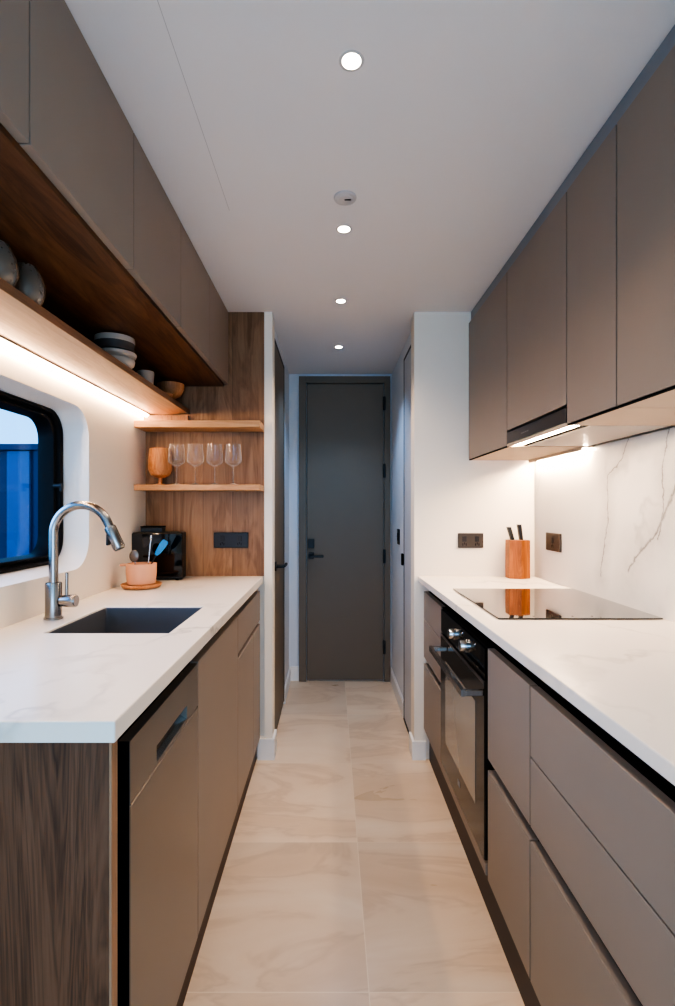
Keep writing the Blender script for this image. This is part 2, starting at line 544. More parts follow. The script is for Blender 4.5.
def skirting(name, x0, x1, y0, y1, h=0.092):
    bm = B(x0, x1, y0, y1, 0, h - .012)
    box(bm, x0 + (0.003 if x1 - x0 < .03 else 0), x1 - (0.003 if x1 - x0 < .03 else 0), y0 + (.004 if y1 - y0 < .03 else 0), y1, h - .012, h)
    struct(name, bm, M['trim'])
skirting('baseboard_left', -0.368, -0.284, YP - .014, YP + .104, 0.105)
skirting('baseboard_right', 0.402, 0.470, YP - .014, YP + .104)
skirting('baseboard_hall_left', -0.309, -0.297, 3.30, YE - .001, 0.10)
skirting('baseboard_hall_right', 0.427, 0.439, 3.08, YE - .001, 0.10)
skirting('baseboard_back', -0.297, -0.237, YE - .014, YE - .001, 0.10)

# window: reveal, rubber frame, pane
w1 = sroot('window_1', (XL, 1.34, 1.33))
def wl(x, y0, y1, z0, z1, r): return [(x, u, v) for u, v in rrect(y0, y1, z0, z1, r)]
FR = dict(y0=.735, y1=1.943, z0=1.052, z1=1.612)
struct('window_reveal', loft(new(), [wl(XL, OP['y0'], OP['y1'], OP['z0'], OP['z1'], .11), wl(XL - .012, OP['y0'] + .004, OP['y1'] - .004, OP['z0'] + .003, OP['z1'] - .003, .108),
                                     wl(-1.022, FR['y0'], FR['y1'], FR['z0'], FR['z1'], .09)]), M['trim'], w1, 40)
def fr(x, d): return wl(x, FR['y0'] + d * 1.6, FR['y1'] - d * 1.6, FR['z0'] + d, FR['z1'] - d, max(.09 - d * .55, .03))
struct('window_frame', loft(new(), [fr(-1.03, -.002), fr(-1.012, .0), fr(-1.008, .006), fr(-1.012, .013), fr(-1.026, .016), fr(-1.026, .02), fr(-1.018, .025), fr(-1.022, .031),
                                    fr(-1.04, .034), fr(-1.066, .037), fr(-1.074, .037), fr(-1.074, .0), fr(-1.03, -.002)]), M['rubber'], w1, 35)
g = loft(new(), [fr(-1.062, .036), fr(-1.066, .036)], True)
struct('window_glass', g, M['window_glass'], w1)
tube(b_ := new(), [(-1.022, 1.895, 1.335), (-0.995, 1.895, 1.335)], 0.008, 10)
box(b_, -0.998, -0.99, 1.888, 1.902, 1.315, 1.345, .002)
struct('window_latch', b_, M['black'], w1, 40)

# end door
d1 = sroot('door_1', (0.1, YE, 0))
DY = YE - .012
bm = B(-0.236, -0.184, DY - .02, YE - .001, 0, 2.212, .002)
box(bm, 0.383, 0.426, DY - .02, YE - .001, 0, 2.212, .002)
box(bm, -0.184, 0.383, DY - .02, YE - .001, 2.163, 2.212, .002)
struct('door_frame', bm, M['taupe_door'], d1)
struct('door_leaf', B(-0.180, 0.379, DY - .008, YE - .002, 0.008, 2.159, .003), M['taupe_door'], d1)
for z in (2.014, 1.526, 0.908, 0.25):
    struct('hinge', B(0.374, 0.392, DY - .029, DY - .012, z - .05, z + .05, .003), M['black'], d1)
struct('lock_plate', B(-0.171, -0.125, DY - .026, DY - .0085, 0.966, 1.034, .004, 2), M['black'], d1)
hd = struct('door_handle', B(-0.166, -0.128, DY - .022, DY - .0085, 0.888, 0.938, .004, 2), M['black'], d1)
bm = tube(new(), [(-.147, DY - .022, .911), (-.147, DY - .062, .911)], .009, 12)
box(bm, -.156, -.056, DY - .071, DY - .056, .902, .920, .004, 2)
struct('lever', bm, M['black'], hd)

# taupe door in the passage, beside the wood niche
d2 = sroot('door_2', (-0.309, 2.98, 0))
bm = B(-.309, -.299, 2.685, 2.692, .03, 2.15); box(bm, -.309, -.299, 3.262, 3.272, .03, 2.15); box(bm, -.309, -.299, 2.685, 3.272, 2.14, 2.152)
struct('door_frame', bm, M['black'], d2)
struct('door_leaf', B(-.309, -.301, 2.694, 3.26, .035, 2.138, .002), M['taupe_door'], d2)
bm = tube(new(), [(-.301, 2.745, .945), (-.252, 2.745, .945)], .009, 12)
tube(bm, [(-.254, 2.738, .945), (-.250, 2.80, .945), (-.252, 2.86, .945)], .008, 12)
tube(bm, [(-.301, 2.745, .945), (-.293, 2.745, .945)], .026, 20)
struct('door_handle', bm, M['black'], d2, 40)

# pale door on the other side of the passage
d3 = sroot('door_3', (.439, 2.9, 0))
bm = B(.429, .439, 3.052, 3.062, 0.0, 2.14); box(bm, .429, .439, 2.69, 3.062, 2.13, 2.14); 
struct('door_frame', bm, M['black'], d3)
struct('door_leaf', B(.431, .439, 2.69, 3.05, .012, 2.128, .002), M['whitedoor'], d3)
struct('threshold', B(.428, .439, 2.69, 3.062, 0.0, .010), M['black'], d3)
struct('latch', B(.416, .4285, 3.056, 3.084, .915, .985, .003), M['blackgap'], d3)

sw = thing('light_switch', 'black light switch on the bluish passage wall near the end door', 'light switch', (.439, 3.35, 1.07))
obj('plate', B(.431, .439, 3.31, 3.39, 1.02, 1.12, .003), M['black'], sw)
obj('rocker', B(.4285, .4308, 3.33, 3.37, 1.045, 1.095, .001), M['blackgap'], sw)

# ------------------------------------------------------------------ outside the window
bl = thing('outbuilding', 'blue clad building with a pale vertical stripe seen through the window', 'building', (-4.0, 6.3, 0))
obj('wall', B(-7.5, -2.2, 6.0, 8.0, 0, 1.93), M['blue_clad'], bl)
obj('stripe', B(-3.757, -3.50, 5.96, 5.998, 0.05, 1.92), M['blue_light'], bl)
for i in range(8):
    x = -6.9 + i * .38
    if x < -3.9: obj('rib', B(x, x + .05, 5.97, 5.999, 0.05, 1.92), M['blue_clad'], bl)
obj('corner_post', B(-3.44, -3.38, 5.95, 5.999, 0, 1.93), M['blue_clad'], bl)
obj('eaves', B(-7.6, -2.1, 5.92, 8.05, 1.932, 2.0), M['blue_clad'], bl)
struct('ground_outside', B(-14, -1.4, -6, 14, -.3, -.02), M['ground'])

# ------------------------------------------------------------------ window-side base run
XF = -0.357       # cabinet face
ep = thing('end_panel', 'dark brown wood grain panel closing the counter end below the bluish marble edge', 'panel', (-.64, .847, 0))
obj('board', B(XL + .001, XF - .004, .835, .858, 0, .878), M['wood_end'], ep)
obj('edge_band', B(XF - .0035, XF + .0005, .835, .858, 0, .878), M['wood_edge'], ep)

kick = tag(obj('toe_kick', B(-.40, -.374, .9, YP - .016, 0, .105), M['plinth']), 'thin brown toe kick under the dishwasher and sink cabinets', 'toe kick')
tag(obj('recessed_rail', B(-.424, -.385, .86, YP - .002, .846, .878), M['blackgap']), 'black recessed rail below the worktop that holds the sink', 'rail')

dw = thing('dishwasher', 'built-in steel dishwasher with a recessed grip, beside the wood end panel', 'dishwasher', (-.64, 1.15, 0))
obj('casing', B(-.91, XF - .022, .862, 1.376, .105, .838), M['blackgap'], dw)
obj('side_shade_sheet', B(XF - .0215, XF - .0012, .9112, .9126, .105, .838), M['blackgap'], dw)  # black sheet puts the gap's shade on the door's near side
obj('door', B(XF - .0215, XF, .913, 1.376, .105, .722, .002), M['dw_front'], dw)
cp = obj('control_panel', holed(new(), [(.913, .726), (1.376, .726), (1.376, .838), (.913, .838)], [(1.052, .732), (1.272, .732), (1.272, .766), (1.052, .766)],
         lambda u, v, w: (w, u, v), XF, XF - .0215), M['dw_front'], dw)
obj('grip_recess', B(XF - .0216, XF - .0206, 1.045, 1.28, .728, .770), M['blackgap'], cp)
bm = new(); loft(bm, [[(XF - .001, y, .7330), (XF - .001, y, .7322), (XF - .020, y, .7322), (XF - .020, y, .7440)] for y in (1.053, 1.271)], True)
obj('grip_lip', bm, M['chrome'], cp)

def base_unit(name, label, cat, y0, y1, fronts, side, face, top=.842, bot=.105):
    """fronts: (part name, z0, z1)"""
    s = side
    xb = XL + .002 if s < 0 else 1.027
    t = thing(name, label, cat, ((face + xb) / 2, (y0 + y1) / 2, 0))
    a, b = sorted((xb, face - s * -0 + (-s) * -.0 + (-s) * 0))  # back to face
    inner = face + s * .021
    x0, x1 = sorted((xb, inner))
    obj('carcass', B(x0, x1, y0 + .001, y1 - .001, bot, top), M['carcass'], t)
    x0, x1 = sorted((inner - s * .0005, face))
    for pn, z0, z1 in fronts:
        obj(pn, B(x0, x1, y0 + .0018, y1 - .0018, z0, z1, .0010), M['taupe'], t)
    return t

# the sink cabinet is cut away at the top for the bowl
t = thing('sink_cabinet', 'tall plain taupe cupboard front under the sink, next to the dishwasher', 'cabinet', (-.64, 1.67, 0))
bm = B(-.908, XF - .022, 1.379, 1.385, .105, .842); box(bm, -.908, XF - .022, 1.80, 1.962, .105, .842); box(bm, -.908, XF - .022, 1.385, 1.80, .105, .12); box(bm, -.908, -.9, 1.385, 1.80, .12, .842)
obj('carcass', bm, M['carcass'], t)
obj('door', B(XF - .0215, XF, 1.379, 1.963, .107, .842, .0016), M['taupe'], t)

t = thing('drawer_cabinet', 'taupe unit with a dark horizontal grip slot under its drawer, beside the white wall end', 'cabinet', (-.64, 2.27, 0))
obj('carcass', B(-.908, XF - .022, 1.966, YP - .003, .105, .842), M['blackgap'], t)
obj('drawer_front', B(XF - .0215, XF, 1.966, YP - .004, .695, .842, .0016), M['taupe'], t)
obj('grip_slot', B(XF - .0218, XF - .017, 1.966, YP - .004, .678, .695), M['blackgap'], t)
obj('door', B(XF - .0215, XF, 1.966, 2.352, .107, .677, .0016), M['taupe'], t)
obj('filler', B(XF - .0215, XF, 2.3545, YP - .004, .107, .677, .0016), M['taupe'], t)

# worktop with the sink cut-out
WX = -.343
wt = obj('worktop', holed(new(), [(XL + .0015, .815), (WX, .815), (WX, YP - .001), (XL + .0015, YP - .001)], [(-.780, 1.394), (-.440, 1.394), (-.440, 1.776), (-.780, 1.776)],
         lambda u, v, w: (u, v, w), ZT, ZT - .035), M['worktop'])
bv = wt.modifiers.new('bevel', 'BEVEL'); bv.width = .0025; bv.segments = 2; bv.limit_method = 'ANGLE'
tag(wt, 'white marble worktop with a sink cut into it, under the window', 'worktop')

sk = thing('sink', 'dark gunmetal rectangular sink bowl set under the marble', 'sink', (-.61, 1.585, .68))
def rl(z, d, r): return [(u, v, z) for u, v in rrect(-.7795 + d, -.4405 - d, 1.3945 + d, 1.7755 - d, r, 5)]
obj('bowl', loft(new(), [rl(ZT - .005, .0, .004), rl(ZT - .005, .003, .004), rl(.86, .004, .012), rl(.74, .006, .018), rl(.722, .012, .03), rl(.716, .04, .03), rl(.710, .16, .01), rl(.7, .16, .01), rl(.7, .0, .012), rl(ZT - .005, .0, .004)], False), M['sink'], sk, 30)
obj('drain', lathe(new(), [(0, .714), (.028, .714), (.036, .717), (.042, .715), (.044, .712)], -.61, 1.585, 28), M['chrome'], sk, 40)

fx, fy = -.850, 1.575
fc = thing('faucet', 'tall brushed steel gooseneck mixer tap standing behind the sink', 'faucet', (fx, fy, ZT))
obj('base', lathe(new(), [(0, ZT + .0005), (.027, ZT + .0005), (.027, ZT + .006), (.0235, ZT + .007), (.0235, ZT + .108), (.0222, ZT + .111), (0, ZT + .111)], fx, fy), M['steel'], fc, 40)
pts = [(fx, fy, ZT + .1105), (fx, fy, ZT + .16), (fx, fy, ZT + .20), (fx, fy, ZT + .24)]
R = .086
zc = ZT + .262
pts.append((fx, fy, zc - .005))
for i in range(0, 27):
    a = math.radians(180 - i * 6.1)
    pts.append((fx + R + R * math.cos(a), fy, zc + R * math.sin(a)))
e = Vector(pts[-1]); dr = (Vector(pts[-1]) - Vector(pts[-2])).normalized()
pts.append(tuple(e + dr * .012))
obj('spout', tube(new(), pts, .0132, 20), M['steel'], fc, 50)
e = Vector(pts[-1])
hd = obj('spray_head', tube(new(), [e, e + dr * .001, e + dr * .006, e + dr * .068, e + dr * .074], [.0135, .0165, .0175, .0185, .0165], 20), M['steel'], fc, 40)
bm = tube(new(), [e + dr * .0745, e + dr * .077], [.015, .0145], 18); obj('nozzle', bm, M['black'], hd, 40)
bm = new(); q = e + dr * .035 + Vector((-.018, 0, -.004)); box(bm, q.x - .004, q.x + .003, q.y - .009, q.y + .009, q.z - .022, q.z + .022, .002, 2); obj('spray_button', bm, M['black'], hd)
lv = obj('lever', tube(new(), [(fx + .0236, fy, ZT + .055), (fx + .03, fy, ZT + .055), (fx + .05, fy, ZT + .055), (fx + .066, fy, ZT + .055), (fx + .070, fy, ZT + .055)], [.0165, .0175, .0195, .0195, .0175], 24), M['steel'], fc, 40)
obj('lever_pin', tube(new(), [(fx + .040, fy, ZT + .071), (fx + .0405, fy, ZT + .14), (fx + .0405, fy, ZT + .142)], [.0048, .0048, .003], 12), M['steel'], lv, 40)

# wood cladding of the niche and its two shelves
wp = tag(obj('wood_wall_panel', B(XL + .001, -.3375, YP - .001, YP + .0205, ZT + .0005, CEIL - .001), M['wood_v']),
         'tall oak board cladding with vertical grain behind the wine glasses', 'wall panel')
def shelf(label, z0, z1):
    return tag(obj('shelf', B(XL + .001, -.336, 2.419, YP - .0015, z0, z1, .002), M['wood_shelf']), label, 'shelf')
shelf('upper light oak shelf above the wine glasses', 1.634, 1.667)
shelf('lower light oak shelf carrying the wine glasses and wooden goblet', 1.338, 1.365)

so = thing('power_socket', 'black double socket plate on the oak cladding', 'socket', (-.515, YP, 1.085))
def socket(o, p, plate, n):
    """plate in the local x-z plane facing -y"""
    w, h = p
    obj('plate', B(-w / 2, w / 2, -.010, -.0005, -h / 2, h / 2, .003, 2), plate, o, local=True)
    for i in range(n):
        cx = (i - (n - 1) / 2) * w / n if n > 1 else 0
        obj('rocker', B(cx - .011, cx + .011, -.0125, -.0102, -.006, .022, .001), M['black'], o, local=True)
        bm = B(cx - .010, cx - .0065, -.0106, -.0101, -.026, -.014); box(bm, cx + .0065, cx + .010, -.0106, -.0101, -.026, -.014); box(bm, cx - .0015, cx + .0015, -.0106, -.0101, -.020, -.009)
        obj('pin_holes', bm, M['blackgap'], o, local=True)
so.location = (-.501, YP - .0015, 1.095)
socket(so, (.172, .076), M['darkplate2'], 2)
so = thing('power_socket', 'bronze socket plate on the plain white wall by the knife block', 'socket', (.694, YP - .0005, 1.093))
socket(so, (.127, .074), M['darkplate'], 2)
so = thing('power_socket', 'square bronze socket plate on the veined marble splashback', 'socket', (1.0135, 2.34, 1.100), PI / 2 * -1)
so.rotation_euler = (0, 0, -PI / 2)
socket(so, (.150, .082), M['darkplate'], 1)

# ------------------------------------------------------------------ window-side upper run
UX = -.515
ys = [2.573, 2.18, 1.761, 1.341, .879, .44]
lab = ['taupe overhead cupboard touching the oak cladding, first of the window-side row',
       'taupe overhead cupboard second from the oak cladding, above the stacked bowls',
       'taupe overhead cupboard third from the oak cladding, between bowls and vases',
       'wide taupe overhead cupboard above the dimpled glass vases, fourth from the oak cladding',
       'taupe overhead cupboard cut by the picture edge, last of the window-side row']
for (y1, y0), lb in zip(zip(ys, ys[1:]), lab):
    t = thing('overhead_cabinet', lb, 'cabinet', (-.72, (y0 + y1) / 2, 1.88), group='window-side overhead cabinets')
    obj('carcass', B(XL + .001, UX - .020, y0 + .001, y1 - .001, 1.881, CEIL - .002), M['carcass'], t)
    obj('door', B(UX - .0195, UX, y0 + .0018, y1 - .0018, 1.873, CEIL - .003, .0008), M['taupe_up'], t)
tag(obj('soffit_board', B(XL + .001, UX - .0205, .44, YP - .002, 1.862, 1.880), M['wood_y']), 'dark oak board lining the underside of the window-side cupboards', 'board')
tag(obj('niche_back_panel', B(XL + .001, XL + .012, .44, YP - .002, 1.7455, 1.8615), M['wood_y']), 'dark oak back board of the long open niche', 'board')
SX = -.708
ls = thing('long_shelf', 'long oak shelf over the window with light glowing under it', 'shelf', (-.82, 1.5, 1.72))
obj('board', B(XL + .001, SX - .002, .44, YP - .002, 1.722, 1.745), M['wood_long'], ls)
obj('edge_band', B(SX - .0018, SX, .44, YP - .002, 1.722, 1.745), M['wood_band'], ls)
led = thing('led_strip', 'glowing warm light strip under the long oak shelf', 'light strip', (-.915, 1.5, 1.71))
obj('profile', B(-.9285, -.900, .46, YP - .004, 1.7165, 1.7215), M['steel_dark'], led)
obj('diffuser', B(-.924, -.910, .46, YP - .005, 1.7070, 1.7162), M['led'], led)
# end block of oak that carries the shelf on the cladding
tag(obj('shelf_support', B(XL + .001, SX - .003, YP - .026, YP - .0015, 1.668, 1.7125), M['wood_v']), 'small oak block between the long shelf and the upper short shelf', 'block')

# things on the long shelf
ZS = 1.7455
def glass_vase(x, y, s, label):
    t = thing('glass_vase', label, 'vase', (x, y, ZS), group='dimpled glass vases')
    pr = [(0, ZS), (.032 * s, ZS), (.048 * s, ZS + .012 * s), (.062 * s, ZS + .045 * s), (.064 * s, ZS + .07 * s), (.056 * s, ZS + .105 * s), (.040 * s, ZS + .135 * s), (.036 * s, ZS + .142 * s)]
    inn = [(r - .003 if r > .004 else 0, z + .003) for r, z in pr[::-1]]
    bm = new()
    lathe(bm, pr + [(inn[0][0], pr[-1][1])] + inn[1:], x, y, 40)
    obj('body', bm, M['dotglass'], t, 50)
    return t
glass_vase(-.752, 1.265, .70, 'dimpled clear glass vase, the fully shown one on the long shelf')
glass_vase(-.752, 1.155, .70, 'dimpled clear glass vase cut by the picture edge on the long shelf')

def bowl(x, y, z, r, h, mat, label, name='bowl', rim=None, cat='bowl', foot=.55, th=.005, group=None):
    pr = [(0, z), (r * foot, z), (r * (foot + .22), z + h * .12), (r * .96, z + h * .5), (r, z + h * .9), (r * .985, z + h)]
    inn = [(r - th * 1.4, z + h), (r - th * 1.6, z + h * .85), (r * .9 - th, z + h * .5), (r * foot, z + h * .2 + th), (0, z + h * .15 + th)]
    if rim is None:
        return tag(obj(name, lathe(new(), pr + inn, x, y, 44), mat, None, 40), label, cat, group)
    t = thing(name, label, cat, (x, y, z), group=group)
    obj('body', lathe(new(), pr[:-2] + [(r, z + h * .62), (r - th * 1.4, z + h * .62)] + inn[1:], x, y, 44), mat, t, 40)
    obj('rim', lathe(new(), [(r - th * 1.4, z + h * .622), (r, z + h * .622), (r * 1.003, z + h * .8), (r * .985, z + h), (r - th * 1.4, z + h)], x, y, 44, True), rim, t, 40)
    return t
bx, by = -.768, 1.83
bowl(bx, by, ZS, .066, .034, M['white_bowl'], 'pale stoneware bowl at the bottom of the bowl stack', group='stacked bowls', th=.006)
bowl(bx + .002, by, ZS + .0345, .070, .022, M['white_bowl'], 'pale shallow stoneware bowl in the middle of the bowl stack', group='stacked bowls', th=.006)
bowl(bx - .002, by, ZS + .0570, .068, .053, M['grey_bowl'], 'dark grey stoneware bowl with a pale rim on top of the stack', rim=M['white_bowl'], group='stacked bowls', th=.007, foot=.75)
bowl(-.762, 2.11, ZS, .034, .066, M['white_bowl'], 'small pale cup between the bowl stack and the wooden bowl', name='cup', cat='cup', foot=.7)
t = thing('wooden_plate', 'flat round wooden plate beside the footed wooden bowl', 'plate', (-.765, 2.30, ZS))
obj('dish', lathe(new(), [(0, ZS), (.03, ZS), (.05, ZS + .008), (.055, ZS + .018), (.052, ZS + .018), (.046, ZS + .012), (0, ZS + .008)], -.765, 2.30, 36), M['wood_cup'], t, 40)
t = thing('footed_bowl', 'footed orange-brown wooden bowl at the oak end of the long shelf', 'bowl', (-.765, 2.45, ZS))
obj('foot', lathe(new(), [(0, ZS), (.032, ZS), (.028, ZS + .012), (.016, ZS + .028), (0, ZS + .028)], -.765, 2.45, 30), M['wood_cup'], t, 40)
z = ZS + .0282
obj('dish', lathe(new(), [(0, z), (.02, z), (.048, z + .016), (.062, z + .045), (.063, z + .07), (.058, z + .07), (.055, z + .045), (.04, z + .02), (0, z + .008)], -.765, 2.45, 40), M['wood_cup'], t, 40)

# goblet and wine glasses on the lower short shelf
ZG = 1.3655
gx, gy = -.836, 2.515
t = thing('wooden_goblet', 'turned wooden goblet at the wall end of the wine glass shelf', 'goblet', (gx, gy, ZG))
obj('stem', lathe(new(), [(0, ZG), (.034, ZG), (.034, ZG + .004), (.012, ZG + .010), (.011, ZG + .036), (0, ZG + .036)], gx, gy, 32), M['wood_cup'], t, 40)
z = ZG + .0362
obj('cup', lathe(new(), [(0, z), (.02, z), (.045, z + .012), (.056, z + .04), (.056, z + .085), (.050, z + .142), (.046, z + .142), (.050, z + .085), (.048, z + .04), (0, z + .012)], gx, gy, 40), M['wood_cup'], t, 40)
def wine_glass(x, y, label):
    t = thing('wine_glass', label, 'wine glass', (x, y, ZG), group='wine glasses on the oak shelf')
    z = ZG
    obj('foot', lathe(new(), [(0, z), (.034, z), (.034, z + .0012), (.02, z + .003), (.004, z + .008), (0, z + .008)], x, y, 36), M['glass_stem'], t, 40)
    obj('stem', lathe(new(), [(.004, z + .0082), (.0032, z + .03), (.0032, z + .075), (.005, z + .083)], x, y, 14), M['glass_stem'], t, 50)
    pr = [(0, z + .084), (.008, z + .086), (.036, z + .106), (.0395, z + .114), (.0395, z + .125), (.037, z + .160), (.033, z + .195)]
    inn = [(.0322, z + .195), (.0362, z + .160), (.0385, z + .125), (.0385, z + .115), (.0345, z + .107), (0, z + .088)]
    obj('bowl', lathe(new(), pr + inn, x, y, 40), M['glass'], t, 50)
    return t
g0 = wine_glass(-.743, 2.47, 'clear wine glass next to the wooden goblet')
for x, lb in ((-.653, 'clear wine glass second from the wooden goblet'), (-.560, 'clear wine glass third from the wooden goblet'), (-.471, 'clear wine glass farthest from the wooden goblet')):
    dup(g0, (x, 2.47, ZG), lb)

# compact black microwave in the corner, crock with utensils in front
mw = thing('microwave', 'compact glossy black microwave in the counter corner under the oak shelves', 'microwave', (-.830, 2.46, ZT), math.radians(7))
mwz = .004
obj('casing', B(-.128, .122, -.040, .064, mwz, .226, .006, 2), M['black'], mw, local=True)
obj('door', B(-.128, .122, -.050, -.0405, mwz + .012, .222, .003, 2), M['blackgloss'], mw, local=True)
for x in (-.10, .095):
    for y in (-.03, .05): obj('foot', lathe(new(), [(0, 0), (.008, 0), (.008, mwz), (0, mwz)], x, y, 12), M['rubber'], mw, local=True)
t = thing('small_box', 'small flat black box lying on top of the microwave', 'box', (-.848, 2.46, ZT + .2265), math.radians(7))
obj('body', B(-.055, .045, -.03, .045, 0, .022, .003, 2), M['black'], t, local=True)
obj('lid', B(-.056, .046, -.031, .046, .0222, .028, .002, 2), M['blackgap'], t, local=True)

cx, cy = -.812, 2.20
sz = ZT + .0005
tag(obj('coaster', lathe(new(), [(0, sz), (.066, sz), (.078, sz + .004), (.084, sz + .016), (.080, sz + .019), (.070, sz + .014), (0, sz + .013)], cx, cy, 48), M['wood_cup'], None, 40),
    'round wooden saucer under the blush clay pot', 'saucer')
t = thing('utensil_pot', 'blush clay pot with a side tab standing on a wooden saucer', 'pot', (cx, cy, sz + .0155))
z = sz + .0155
obj('body', lathe(new(), [(0, z), (.052, z), (.058, z + .004), (.0625, z + .05), (.063, z + .088), (.0575, z + .088), (.056, z + .05), (.05, z + .012), (0, z + .010)], cx, cy, 48), M['terracotta'], t, 40)
bm = B(cx - .088, cx - .0605, cy - .016, cy + .016, z + .077, z + .086, .003, 2)
obj('tab', bm, M['terracotta'], t)
def utensil(name, label, base, top, kind):
    t = thing(name, label, name.replace('_', ' '), base)
    b, e = Vector(base), Vector(top)
    obj('handle', tube(new(), [b, b.lerp(e, .5), e], .0028, 10), M['chrome'], t, 50)
    d = (e - b).normalized()
    if kind == 'ladle':
        bm = new()
        bmesh.ops.create_uvsphere(bm, u_segments=20, v_segments=12, radius=1)
        bmesh.ops.scale(bm, vec=(.021, .006, .027), verts=bm.verts[:]); bmesh.ops.translate(bm, vec=e + d * .012, verts=bm.verts[:])
        obj('head', bm, M['glassy'], t, 50)
    else:
        bm = new(); q = e + d * .008
        tube(bm, [e - d * .002, e + d * .006, e + d * .02], [.003, .006, .004], 10); obj('tip', bm, M['chrome'], t, 50)
M['glassy'] = plain('grey_metal_spoon', (120, 112, 106), 0.25, metal=0.7)
utensil('serving_spoon', 'grey serving spoon with an oval head in the clay pot', (cx - .014, cy - .012, z + .014), (cx - .024, cy - .014, z + .108), 'ladle')
utensil('stirring_stick', 'thin steel stirring stick leaning up out of the clay pot', (cx + .020, cy + .006, z + .014), (cx + .036, cy + .012, z + .188), 'stick')
t = thing('spatula', 'bright blue spatula leaning out of the clay pot before the microwave', 'spatula', (cx + .004, cy + .004, z + .014))
b, e = Vector((cx + .004, cy + .004, z + .0145)), Vector((cx + .052, cy + .034, z + .122))
obj('handle', tube(new(), [b, b.lerp(e, .5), e], .003, 10), M['black'], t, 50)
d = Vector((.042, .012, .066)).normalized(); sd = d.cross(Vector((0, 1, 0))).normalized(); nn = sd.cross(d)
bm = new()
loft(bm, [[e + d * l + sd * w + nn * .003, e + d * l - sd * w + nn * .003, e + d * l - sd * w - nn * .003, e + d * l + sd * w - nn * .003] for l, w in ((-.002, .006), (.012, .011), (.05, .015), (.066, .014), (.072, .010))], True)
M['blue'] = plain('blue_silicone', (28, 126, 188), 0.35)
obj('blade', bm, M['blue'], t, 40)

# ------------------------------------------------------------------ hob-side base run
RF = .458
RB = .160
RT = .842
tag(obj('toe_kick', B(.4866, .52, .39, YP - .016, 0, RB - .002), M['plinth2']), 'dark toe kick running below the oven and drawers', 'toe kick')
tag(obj('recessed_rail', B(.495, .58, .39, YP - .002, RT + .002, .885), M['blackgap']), 'black recessed rail below the worktop with the hob', 'rail')
def runit(label, y0, y1, fronts):
    return base_unit('drawer_unit', label, 'drawer unit', y0, y1, fronts, 1, RF, RT, RB)
three = [('drawer_front', .681, RT), ('drawer_front', .518, .677), ('drawer_front', RB + .002, .485)]
for f in [('', 0, 0)]: pass
runit('wide three-drawer taupe unit, partly out of frame beside the tall-front unit', .389, 1.188, three)
runit('narrow taupe unit of one tall front over one drawer, just before the oven', 1.190, 1.512, [('drawer_front', .518, RT), ('drawer_front', RB + .002, .485)])
runit('slim taupe unit with two small drawers between the oven and the white wall', 2.149, YP - .018, [('drawer_front', .705, RT), ('drawer_front', .518, .702), ('drawer_front', RB + .002, .485)])

ov = thing('oven', 'built-in oven with smoked glass door, steel bar handle and two knobs', 'oven', (.74, 1.83, RB))
oy0, oy1 = 1.516, 2.146
obj('housing', B(.482, 1.026, oy0, oy1, RB, RT), M['blackgap'], ov)
obj('lower_strip', B(RF - .001, .4815, oy0 + .012, oy1, RB + .002, .198, .0016), M['taupe'], ov)
obj('control_panel', B(RF - .002, .4815, oy0 + .014, oy1 - .002, .742, .834, .002), M['blackgloss'], ov)
dr_ = obj('door', B(RF - .004, .4815, oy0 + .014, oy1 - .002, .204, .736, .003), M['oven_glass'], ov)
obj('viewing_pane', B(RF - .0052, RF - .0042, 1.625, 2.05, .32, .645), M['oven_pane'], dr_)
obj('top_strip', B(RF - .006, RF - .0042, oy0 + .016, oy1 - .004, .727, .736), M['steel_dark'], dr_)
bm = B(RF - .0052, RF - .0043, 1.822, 1.832, .262, .282); box(bm, RF - .0052, RF - .0043, 1.838, 1.848, .262, .282)
obj('maker_mark', bm, M['mark'], dr_)
bm = new()
hz = .700
loft(bm, [[(.386, y, hz - .010), (.398, y, hz - .010), (.402, y, hz), (.398, y, hz + .010), (.386, y, hz + .010)] for y in (1.535, 2.035)], True)
box(bm, .3985, RF - .0042, 1.536, 1.552, hz - .009, hz + .009, .002)
box(bm, .3985, RF - .0042, 2.018, 2.034, hz - .009, hz + .009, .002)
obj('handle', bm, M['steel'], dr_)
for y in (1.90, 1.735):
    bm = tube(new(), [(RF - .0022, y, .79), (RF - .008, y, .79)], .023, 28)
    tube(bm, [(RF - .0082, y, .79), (RF - .024, y, .79), (RF - .027, y, .79)], [.0195, .0185, .017], 28)
    k = obj('knob', bm, M['chrome'], ov, 40)
    obj('pointer', B(RF - .0278, RF - .0271, y - .0012, y + .0012, .792, .806), M['black'], k)
obj('vent_trim', B(RF + .004, .4815, oy0 + .002, oy1, .8355, RT), M['carcass'], ov)

bm = new()
loft(bm, [[(.452, .37, z), (XR - .001, .37, z), (XR - .001, YP - .001, z), (.433, YP - .001, z)] for z in (.886, ZT)], True)
bmesh.ops.bevel(bm, geom=bm.edges[:], offset=.0025, segments=2, affect='EDGES', profile=.5)
rw = obj('worktop', bm, M['worktop'])
tag(rw, 'white marble worktop carrying the black hob and knife block', 'worktop')
ck = thing('hob', 'flat black glass induction hob reflecting the knife block', 'hob', (.755, 1.85, ZT))
obj('glass_top', B(.505, 1.006, 1.560, 2.143, ZT + .0008, ZT + .0055, .0015), M['hob_glass'], ck)
for i in range(4): obj('touch_mark', B(.62 + i * .06, .626 + i * .06, 1.585, 1.591, ZT + .0056, ZT + .0057), M['carcass'], ck)

# marble splashback
tag(obj('splashback', B(1.0145, XR - .0005, .37, YP - .001, ZT + .0004, 1.4915), M['splash']), 'white marble splashback with grey diagonal veins behind the hob', 'splashback')

